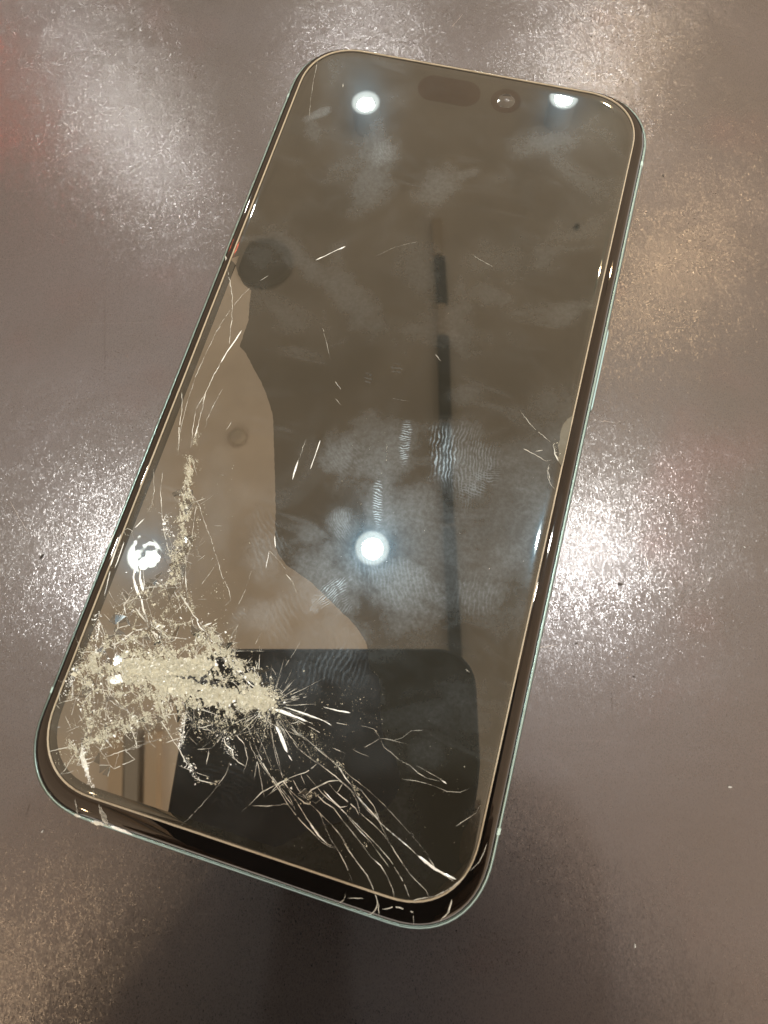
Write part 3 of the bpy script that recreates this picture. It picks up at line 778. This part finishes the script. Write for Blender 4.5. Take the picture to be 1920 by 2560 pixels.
CELLS = np.array([[rng.uniform(INNER[0] - 1, 22), rng.uniform(INNER[2] - 1, 18)] for _ in range(900)])
CORES = [(unit('G', (370, 1330)), unit('G', (930, 1335)), 2.5), (unit('G', (560, 1450)), unit('G', (1330, 1575)), 1.9), (unit('G', (300, 1380)), unit('G', (700, 1440)), 1.8), (unit('G', (150, 1350)), unit('G', (330, 1340)), 1.2), (unit('G', (810, 0)), unit('G', (740, 760)), 1.0),
         (unit('G', (900, 1080)), unit('G', (1330, 1540)), .5), (unit('E', (455, 80)), unit('E', (430, 540)), .45), (unit('E', (330, 650)), unit('E', (750, 460)), .7)]
V, Fc = spread(segs, 5, None)
crumbs = mesh('crushed_glass', V, Fc, M_powder, phone)
tag(crumbs, kind='stuff')
V, Fc = spread([q for q in segs if q[4] > 90 and q[0] in 'GE'], 77, None, zoff=7.945, mul=.06, small=.42, lace=False)
tag(mesh('painted_glint_crumb', V, Fc, M_glint, phone), kind='stuff')  # white crumbs added as painted highlights

# packed powder: thick ragged cakes under the crumbs
def cake(cr, poly, z, seed, h, mat=M_mass, name='packed_powder', step=.35, jit=.16):
    rr = np.random.RandomState(seed)
    q = P2(crop(cr, poly + [poly[0]]))
    rim = []
    for a, b in zip(q[:-1], q[1:]):
        a, b = np.array(a), np.array(b); L = np.hypot(*(b - a)); n = max(1, int(L / step))
        for i in range(n):
            p = a + (b - a) * i / n + rr.randn(2) * jit
            rim.append(p)
    cx = np.mean(rim, axis=0)
    n = len(rim)
    V = []
    for s, zz in ((1.0, z), (0.97, z + h * .5), (0.8, z + h), (0.5, z + h), (0.2, z + h)):
        for p in rim:
            r_ = cx + (p - cx) * s
            V.append((r_[0] * MM, r_[1] * MM, (zz + (rr.rand() - .5) * .06 * (s < 1)) * MM))
    Fc = []
    for k in range(4):
        for i in range(n): Fc.append((k * n + i, k * n + (i + 1) % n, (k + 1) * n + (i + 1) % n, (k + 1) * n + i))
    Fc.append(tuple(4 * n + i for i in range(n)))
    return mesh(name, V, Fc, mat, phone)
cake('G', [(350, 1290), (430, 1275), (560, 1300), (700, 1290), (830, 1285), (960, 1310), (975, 1340), (930, 1390), (900, 1410), (820, 1405), (740, 1390), (680, 1415), (560, 1400), (450, 1410), (370, 1370)], 7.90, 1, .05)
cake('G', [(690, 1440), (760, 1425), (900, 1450), (1000, 1500), (1100, 1500), (1200, 1530), (1250, 1570), (1180, 1600), (1060, 1580), (950, 1560), (820, 1530), (700, 1500)], 7.90, 2, .05)
cake('G', [(1180, 1500), (1260, 1490), (1330, 1530), (1355, 1580), (1320, 1610), (1240, 1600), (1180, 1560)], 7.90, 3, .05)
cake('G', [(560, 1450), (680, 1440), (720, 1480), (640, 1500)], 7.90, 4, .04)
# dark open gaps in the crushed area
for pts, w in [([(725, 1400), (780, 1412), (830, 1408), (870, 1435), (910, 1415), (945, 1370), (975, 1335)], .42), ([(900, 1425), (960, 1450), (1010, 1460)], .35), ([(640, 1360), (680, 1340), (720, 1310)], .10)]:
    crack('G', pts, w, M_black, z=8.03, h=.01, jit=.1, step=.25, name='open_gap')

# hair cracks fanning out from the point of impact and criss-crossing the crushed area
def hairs():
    rr = np.random.RandomState(21)
    Vs, Fs = [], []
    hub = unit('G', (1345, 1585))
    hub3 = (hub[0], hub[1])
    def add(p, ang, L, w):
        nonlocal Vs, Fs
        pts = []
        n = max(3, int(L / .6)); a = ang; q = Vector(p)
        for i in range(n):
            pts.append(q.copy()); a += rr.randn() * .03; q = q + Vector((math.cos(a), math.sin(a))) * (L / n)
        V_, F_2 = ribbon_geo(pts, w, 7.914, rr.randint(1 << 30), .03, .25)
        k = len(Vs); Vs += V_; Fs += [tuple(i + k for i in f) for f in F_2]
    for i in range(150):
        a = rr.rand() * 2 * math.pi
        wt = 1.0 if -1.9 < ((a + math.pi) % (2 * math.pi) - math.pi) < 0.1 else 0.6
        L = abs(rr.randn()) * 4.2 * wt + 1
        s = rr.rand() * 3
        add((hub[0] + math.cos(a) * s, hub[1] + math.sin(a) * s), a, L, .035 + .05 * rr.rand())
    for i in range(420):
        cr, A, B, sg = [('G', (150, 1330), (1250, 1500), 3.0), ('G', (350, 1050), (900, 1250), 3.2), ('E', (250, 500), (900, 420), 3.0), ('E', (900, 450), (1500, 460), 2.2), ('G', (880, 1080), (1330, 1540), 1.2), ('G', (780, 300), (740, 780), 2.2)][rr.randint(6)]
        a_, b_ = unit(cr, A), unit(cr, B)
        p = a_ + (b_ - a_) * rr.rand() + rr.randn(2) * sg
        if p[0] < INNER[0] + 1 or p[1] < INNER[2] + 3: continue
        add((p[0], p[1]), rr.choice([0.3, 1.2, 2.3, 2.8]) + rr.randn() * .35, .6 + abs(rr.randn()) * 2.2, .03 + .07 * rr.rand())
    o = mesh('hair_crack', Vs, Fs, M_crack, phone)
    tag(o, kind='stuff')
hairs()

# connected web of angular shards over the crushed area, some of them tipped
def shard_web():
    from mathutils.geometry import delaunay_2d_cdt
    rr = np.random.RandomState(41)
    zones = [((80, 1330), (1300, 1560), 3.3, 1.0), ((350, 1150), (900, 1180), 3.6, .8), ((770, 250), (740, 800), 1.9, .7), ((450, 860), (750, 830), 2.2, .6), ((900, 1080), (1330, 1540), 1.6, .8), ((180, 1500), (180, 1850), 1.9, .7),
             ((100, 2000), (620, 1760), 1.7, .6), ((500, 1640), (1500, 1700), 2.8, .5)]
    Z = [(unit('G', a), unit('G', b), w, k) for a, b, w, k in zones]
    Z += [(unit('F', (110, 640)), unit('F', (330, 720)), .9, .5), (unit('F', (330, 680)), unit('F', (560, 640)), .9, .5), (unit('F', (520, 560)), (unit('F', (720, 830))), .8, .55)]
    def dens(p):
        m = 0
        for A, B, w, k in Z:
            ab = B - A; tt = min(1, max(0, (p - A) @ ab / (ab @ ab))); m = max(m, k * math.exp(-(np.hypot(*(p - A - tt * ab)) / w) ** 2))
        return m
    pts = []
    for _ in range(6200):
        p = np.array([rr.uniform(INNER[0] + .6, 18), rr.uniform(INNER[2] + 1, 12)])
        if p[0] < INNER[0] + 10 and p[1] < INNER[2] + 10 and np.hypot(p[0] - INNER[0] - 10, p[1] - INNER[2] - 10) > 9.3: continue
        if rr.rand() < dens(p) * .55 + .01: pts.append(p)
    res = delaunay_2d_cdt([Vector(p.tolist()) for p in pts], [], [], 0, 1e-5)
    vs, es, fs = res[0], res[1], res[2]
    Vs, Fs, TV, TF = [], [], [], []
    for a, b in es:
        A, B = Vector(vs[a]), Vector(vs[b]); L = (B - A).length
        mid = np.array(((A + B) / 2)[:])
        if L > 3.2 or rr.rand() > .28 + .3 * dens(mid): continue
        n = max(2, int(L / .3)); q = [A.lerp(B, i / n) + Vector((rr.randn() * .03, rr.randn() * .03)) for i in range(n + 1)]
        V_, F_2 = ribbon_geo(q, .035 + .07 * rr.rand() ** 2, 7.915, rr.randint(1 << 30), .03, .03, taper=False)
        k = len(Vs); Vs += V_; Fs += [tuple(i + k for i in f) for f in F_2]
    for f in fs:
        P = [Vector(vs[i]) for i in f]
        c_ = sum(P, Vector((0, 0))) / 3
        if max((P[i] - P[i - 1]).length for i in range(3)) > 2.6 or rr.rand() > .30: continue
        tx, ty = rr.randn(2) * .05
        k = len(TV)
        a2 = (P[1] - P[0]).cross(P[2] - P[0])
        if a2 < 0: P = P[::-1]
        P = [c_ + (p - c_) * .9 for p in P]
        TV += [(p.x * MM, p.y * MM, (7.935 + .02 * rr.rand() + tx * (p.x - c_.x) + ty * (p.y - c_.y)) * MM) for p in P]
        TV += [(p.x * MM, p.y * MM, 7.90 * MM) for p in P]
        TF += [(k, k + 1, k + 2)] + [(k + i, k + 3 + i, k + 3 + (i + 1) % 3, k + (i + 1) % 3) for i in range(3)]
    tag(mesh('shard_edges', Vs, Fs, M_crack, phone), kind='stuff')
    M = glass_material('loose_shard_glass', col(0.05, 0.042, 0.03), 2.2, (1, .93, .82), smudge=1.0, ridges=False)
    tag(mesh('loose_shards', TV, TF, M, phone), kind='stuff')
shard_web()

# a tilted shard that throws its lamp reflection aside
def shard():
    poly = P2(crop('G', [(445, 480), (560, 500), (640, 600), (690, 720), (600, 790), (510, 800), (480, 700)]))
    M = glass_material('tilted_shard_glass', col(0.03, 0.022, 0.016), 2.95, (1, .92, .78), smudge=.6, bumpy=0.0002, ridges=False)
    t1 = flat_patch('tilted_shard', poly, 7.915, M, .02, phone, (SH_T[0], SH_T[1]))
SH_T = (0.0, 0.0)
shard()

# ------------------------------------------------------------------ crumbs and marks on the counter
def on_counter(x, y): return L2W(unp(x, y, 0.0))
M_crumb = simple('counter_crumb', col(0.06, 0.045, 0.035), .6)
M_spark = simple('counter_glass_crumb', col(0.5, .48, .44), .3)
specks = [(90, 1202, .35, 0, 'dark oval crumb on the counter left of the phone'), (1433, 380, .22, 0, 'tiny dark fleck on the counter right of the phone top'), (1340, 1262, .3, 0, 'dark speck in the bright glare right of the phone'),
          (1245, 1390, .2, 0, 'small dark grain beside the lower right phone rail'), (92, 1796, .2, 1, 'bright glass crumb on the counter below the lower left phone corner'), (1576, 1700, .2, 1, 'bright glass crumb on the counter at lower right'),
          (1370, 1462, .16, 0, 'pin sized dark dot right of the phone'), (1372, 2043, .17, 1, 'pale dot of dust near the bottom right of the counter'), (1608, 1182, .14, 1, 'tiny bright grain at the right side of the counter')]
for i, (x, y, r_, kind_, lab) in enumerate(specks):
    rr = np.random.RandomState(50 + i)
    bm = bmesh.new()
    bmesh.ops.create_icosphere(bm, subdivisions=1, radius=r_ * MM)
    for v in bm.verts: v.co *= 1 + rr.randn() * .2
    bmesh.ops.scale(bm, vec=(1.5, .8, .5), verts=bm.verts)
    me = bpy.data.meshes.new('crumb'); bm.to_mesh(me)
    o = link('crumb', me, M_spark if kind_ else M_crumb)
    o.location = on_counter(x, y) + Vector((0, 0, r_ * .4 * MM)); o.rotation_euler = (0, 0, rr.rand() * 3)
    tag(o, lab, 'crumb')
M_scr_d = simple('scratch_dark', col(.10, .08, .07), .4, 1.0); M_scr_b = simple('scratch_bright', col(.62, .56, .52), .3, 1.0)
for i, (pts, w, m) in enumerate([
    ([(228, 560), (226, 690), (227, 835)], .06, 0), ([(1275, 906), (1340, 915)], .05, 1), ([(1322, 1480), (1322, 1535)], .09, 0), ([(1243, 1395), (1240, 1460)], .09, 0), ([(66, 1730), (56, 1762)], .10, 0), ([(395, 1990), (345, 2025)], .08, 0),
    ([(1392, 1190), (1405, 1240), (1418, 1262)], .09, 1), ([(975, 60), (1000, 30)], .07, 1), ([(1130, 1405), (1205, 1392)], .08, 1), ([(1290, 1385), (1275, 1400)], .1, 0), ([(20, 1080), (60, 1150)], .06, 1), ([(1355, 1290), (1385, 1305), (1400, 1300)], .08, 0)]):
    q = [(unp(x, y, 0).x, unp(x, y, 0).y) for x, y in pts]
    V_, F_2 = ribbon_geo(refine(q, .5, .04, 900 + i), w, 0.01, 700 + i, .012, .1)
    o = mesh('scratch', V_, F_2, M_scr_b if m else M_scr_d)
    o.rotation_euler = (0, 0, YAW); o.parent = counter

# ------------------------------------------------------------------ the room above, seen mirrored
H = 1500.0
HC = 1585.0
M_ceil = simple('ceiling_board', col(0.93, 0.785, 0.625), .8, 0, nscale=3.2, amt=.5)
M_bandd = simple('ceiling_board_brown', col(0.66, 0.50, 0.34), .8, 0, nscale=9, amt=.2)
M_dark = simple('dark_plastic', col(0.03, 0.032, 0.036), .5)
M_cloth = simple('dark_cloth', col(0.58, 0.44, 0.34), .9, nscale=60, amt=.3)
M_skin = simple('skin', col(0.45, 0.28, 0.2), .5)
def wbox(name, x0, x1, y0, y1, z0, z1, mat, parent=None, bev=0.002):
    bm = bmesh.new(); bmesh.ops.create_cube(bm, size=1)
    bmesh.ops.scale(bm, vec=(x1 - x0, y1 - y0, z1 - z0), verts=bm.verts)
    bmesh.ops.translate(bm, vec=((x0 + x1) / 2, (y0 + y1) / 2, (z0 + z1) / 2), verts=bm.verts)
    if bev: bmesh.ops.bevel(bm, geom=bm.edges[:], offset=bev, segments=1)
    me = bpy.data.meshes.new(name); bm.to_mesh(me); return link(name, me, mat, parent)
ceil = wbox('ceiling', -3.0, 3.4, -3.4, 3.6, 1.592, 1.64, M_ceil)
tag(ceil, kind='structure')
M_wall = simple('dark_wall', col(0.14, 0.11, 0.095), .8, 0, nscale=3, amt=.4)  # for unseen walls added to darken reflections in frame and counter
tag(wbox('left_shade_wall', -3.1, -2.9, -3.4, 3.6, -1.0, 1.59, M_wall), 'unseen dark brown wall added at the left to darken reflections', 'wall')
tag(wbox('back_shade_wall', -2.895, 3.4, 3.4, 3.6, -1.0, 1.59, M_wall), 'unseen dark brown wall added beyond the counter to darken reflections', 'wall')

def lamp(px, py, col_, core, ringE, r_=0.047, name='ceiling_lamp', label='', group=None, cat='lamp', z=H):
    p = L2W(up(px, py, z))
    o = empty(name, p)
    tag(o, label, cat, group)
    mr, mc = LM[(col_, ringE)], LM[(col_, core)]
    n = 40
    def ring(rs, zs, nm, mat, cap=False):
        V, Fc = [], []
        for r1, z1 in zip(rs, zs):
            for i in range(n):
                a = 2 * math.pi * i / n; V.append((r1 * math.cos(a), r1 * math.sin(a), z1))
        for k in range(len(rs) - 1):
            for i in range(n): Fc.append((k * n + i, k * n + (i + 1) % n, (k + 1) * n + (i + 1) % n, (k + 1) * n + i))
        if cap: Fc.append(tuple((len(rs) - 1) * n + i for i in range(n)))
        return mesh(nm, V, Fc, mat, o)
    ring([r_ * 1.0, r_ * 1.0, r_ * .9, r_ * .60], [0.001, -0.002, -0.004, 0.002], 'reflector_ring', mr)
    ring([r_ * .97, r_ * .99], [0.101, 0.0], 'housing', M_ceil)
    ring([r_ * .60, r_ * .58], [0.002, 0.010], 'lens_collar', mr)
    ring([r_ * .56, r_ * .4], [0.0095, 0.0085], 'diffuser', mc, cap=True)
    return o
LM = {}
def lmat(col_, s):
    if (col_, s) not in LM: LM[(col_, s)] = emit('lamp_light', col_, s)
WHITE, WARM, RED = (0.87, 0.97, 1.0), (1.0, 0.78, 0.48), (1.0, 0.16, 0.10)
CORE, RING = 680.0, 5.0
for a, b in ((WHITE, CORE), (WHITE, RING), (WARM, 620.0), (WARM, 260.0), (WARM, 7.0), (RED, 110.0), (RED, 4.0)): lmat(a, b)
for i, (x, y, lab) in enumerate([(290, 285, 'white round ceiling downlight mirrored in the counter left of the phone top'), (790, 222, 'white round ceiling downlight mirrored at the upper left of the screen'),
                    (1218, 210, 'white round ceiling downlight mirrored at the upper right of the screen'), (312, 1200, 'white round ceiling downlight mirrored in the broken glass at left'),
                    (804, 1184, 'white round ceiling downlight mirrored in the middle of the screen'), (1235, 1180, 'white round ceiling downlight mirrored in the counter right of the phone')]):
    lamp(x, y, WHITE, CORE, RING, label=lab, group='white ceiling downlights in a grid')
for x, y, lab in [(1430, 590, 'warm ceiling spotlight mirrored right of the phone'), (1345, 165, 'warm ceiling spotlight mirrored above the phone'), (-70, 2160, 'warm ceiling spotlight mirrored at the lower left of the counter')]:
    lamp(x, y, WARM, 620.0 if x > 0 else 260.0, 7.0, .032, 'ceiling_spotlight', lab, 'warm ceiling spotlights', 'spotlight')
lamp(-40, 160, RED, 110.0, 4.0, .06, 'signal_lamp', 'red lamp whose glow falls on the upper left of the counter', None, 'lamp')

# dark rail with gaps, round speaker, sprinkler, wall slats seen mirrored
track = empty('ceiling_rail', L2W(up(958, 900, HC)))
tag(track, 'dark broken rail running along the ceiling mirrored down the screen', 'rail')
for (a, b, w, m) in [((944, 478), (946, 552), 32, 1), ((949, 560), (955, 655), 36, 0), ((953, 660), (955, 725), 24, 1), ((957, 730), (962, 905), 38, 0), ((962, 915), (970, 1130), 30, 0), ((970, 1140), (984, 1420), 36, 0)]:
    A, B = L2W(up(*a, HC)), L2W(up(*b, HC)); d = (B - A); L = d.length; d.normalize(); nn = Vector((-d.y, d.x, 0)) * w * .0005
    V = []
    for zz in (-.012, .006):
        for p in (A - nn, A + nn, B + nn, B - nn): V.append(tuple(p + Vector((0, 0, zz)) - track.location))
    mesh('rail_segment', V, [(0, 1, 2, 3), (4, 7, 6, 5), (0, 4, 5, 1), (1, 5, 6, 2), (2, 6, 7, 3), (3, 7, 4, 0)], M_dark if not m else M_bandd, track)
def ceil_disc(x, y, r_, name, lab, mat, dz=0.0, cat=None):
    p = L2W(up(x, y, HC))
    n = 36; V = []
    for rr_, z in ((r_, .01), (r_, -.01), (r_ * .85, -.03), (r_ * .5, -.04)):
        for i in range(n):
            a = 2 * math.pi * i / n; V.append((rr_ * math.cos(a), rr_ * math.sin(a), z))
    Fc = [(k * n + i, k * n + (i + 1) % n, (k + 1) * n + (i + 1) % n, (k + 1) * n + i) for k in range(3) for i in range(n)] + [tuple(3 * n + i for i in range(n))]
    o = mesh(name, V, Fc, mat); o.location = p; o.scale = (1, 1, .3)
    tag(o, lab, cat or name.replace('_', ' '))
M_fnt = simple('pale_brown_plastic', col(0.56, 0.47, 0.36), .7)
M_dim = simple('grey_grille', col(0.36, 0.31, 0.25), .7)
ceil_disc(572, 568, .095, 'ceiling_speaker', 'round grey speaker in the ceiling mirrored at the upper left of the screen', M_dim, cat='speaker')
ceil_disc(513, 943, .028, 'smoke_detector', 'small dark round detector in the ceiling', M_fnt, cat='detector')
ceil_disc(1246, 490, .008, 'sprinkler', 'tiny dark sprinkler head in the ceiling', M_dark)
for (x, w, m, lab) in [(262, .022, M_bandd, 'brown ceiling batten mirrored nearest the lower left screen corner'), (292, .020, M_dim, 'dark ceiling batten mirrored at the lower left of the screen'), (335, .016, M_bandd, 'thin brown ceiling batten mirrored left of the dark phone shape')]:
    A, B = L2W(up(x + 2, 1580, HC)), L2W(up(x - 2, 1760, HC)); d = (B - A); d.normalize(); B = A + d * 1.4; nn = Vector((-d.y, d.x, 0)) * w
    V = [tuple(p + Vector((0, 0, zz))) for zz in (-.03, .01) for p in (A - nn, A + nn, B + nn, B - nn)]
    o = mesh('ceiling_batten', V, [(0, 1, 2, 3), (4, 7, 6, 5), (0, 4, 5, 1), (1, 5, 6, 2), (2, 6, 7, 3), (3, 7, 4, 0)], m)
    tag(o, lab, 'batten', 'battens on the ceiling')
# the phone that took the picture: a dark slab just behind the lens
M_case = simple('dark_phone_case', col(0.055, 0.10, 0.17), .55)
holder = empty('smartphone', (0, 0, 0)); holder.matrix_world = Matrix.Translation(L2W(CAM)) @ M3.to_4x4()
tag(holder, 'dark cased smartphone held over the broken one, mirrored as a rounded dark shape', 'smartphone')
hx0, hx1, hy0, hy1 = -67.0, 20.5, -165.0, 2.1
case_l = [(rrect(hx0 + d, hx1 - d, hy0 + d, hy1 - d, 12 - d), z) for d, z in ((1.2, 2.6), (.3, 3.0), (0, 4), (0, 10), (.6, 11.5), (2, 12.4))]
case = loft('case', case_l, M_case, holder, cap_top=True)
case.data.flip_normals()
capb = [(rrect(hx0 + 1.2, hx1 - 1.2, hy0 + 1.2, hy1 - 1.2, 10.8), 2.6)]
mesh('back_panel', [(p[0] * MM, p[1] * MM, 2.6 * MM) for p in capb[0][0]], [tuple(reversed(range(len(capb[0][0]))))], M_case, holder)

# photographer: one continuous body leaning over the counter
def person():
    def cl(x, y, z): return tuple(L2W(CAM) + M3 @ (Vector((x, y, z)) * MM))
    pts = {'pelvis': (0.05, -.92, .32), 'belly': (.05, -.86, .50), 'chest': (.05, -.72, .72), 'neck': (.04, -.62, .88), 'head0': (.03, -.56, .95), 'head1': (.03, -.49, 1.03),
           'shl': (-.13, -.67, .80), 'ell': (-.15, -.46, .50), 'wrl': cl(-112, -165, 60), 'hal': cl(-88, -105, 22),
           'shr': (.24, -.67, .80), 'elr': (.33, -.42, .50), 'wrr': cl(75, -140, 60), 'har': cl(44, -78, 22)}
    rad = {'pelvis': .16, 'belly': .15, 'chest': .16, 'neck': .06, 'head0': .085, 'head1': .09, 'shl': .075, 'ell': .05, 'wrl': .032, 'hal': .030, 'shr': .075, 'elr': .05, 'wrr': .03, 'har': .028}
    ed = [('pelvis', 'belly'), ('belly', 'chest'), ('chest', 'neck'), ('neck', 'head0'), ('head0', 'head1'), ('chest', 'shl'), ('shl', 'ell'), ('ell', 'wrl'), ('wrl', 'hal'), ('chest', 'shr'), ('shr', 'elr'), ('elr', 'wrr'), ('wrr', 'har')]
    # fingers curl under the edges of the phone
    for s, hnd, sx in (('l', 'hal', -1), ('r', 'har', 1)):
        hx, hy, edge_x = ((-88, -105, -67) if s == 'l' else (44, -78, 20.5))
        for k in range(4):
            a, b = f'f{s}{k}a', f'f{s}{k}b'
            y = hy + 26 - 17 * k
            pts[a] = cl(edge_x + sx * 10, y, 2 - k * .5); pts[b] = cl(edge_x - sx * (6 + 3 * (k in (1, 2))), y + 3, -6.5)
            rad[a] = .0088; rad[b] = .0075
            ed += [(hnd, a), (a, b)]
        a = f't{s}'; pts[a] = cl(edge_x - sx * 6, hy + 36, 21); rad[a] = .010; ed.append((hnd, a))
    ks = list(pts)
    me = bpy.data.meshes.new('person')
    me.from_pydata([pts[k] for k in ks], [(ks.index(a), ks.index(b)) for a, b in ed], [])
    o = link('person', me, M_cloth)
    m = o.modifiers.new('skin', 'SKIN')
    for i, k in enumerate(ks):
        sv = me.skin_vertices[0].data[i]; sv.radius = (rad[k], rad[k]); sv.use_root = (i == 0)
    s = o.modifiers.new('sub', 'SUBSURF'); s.levels = 1; s.render_levels = 1
    tag(o, 'person in dark clothes leaning over the counter holding the phone that takes the picture', 'person')
person()
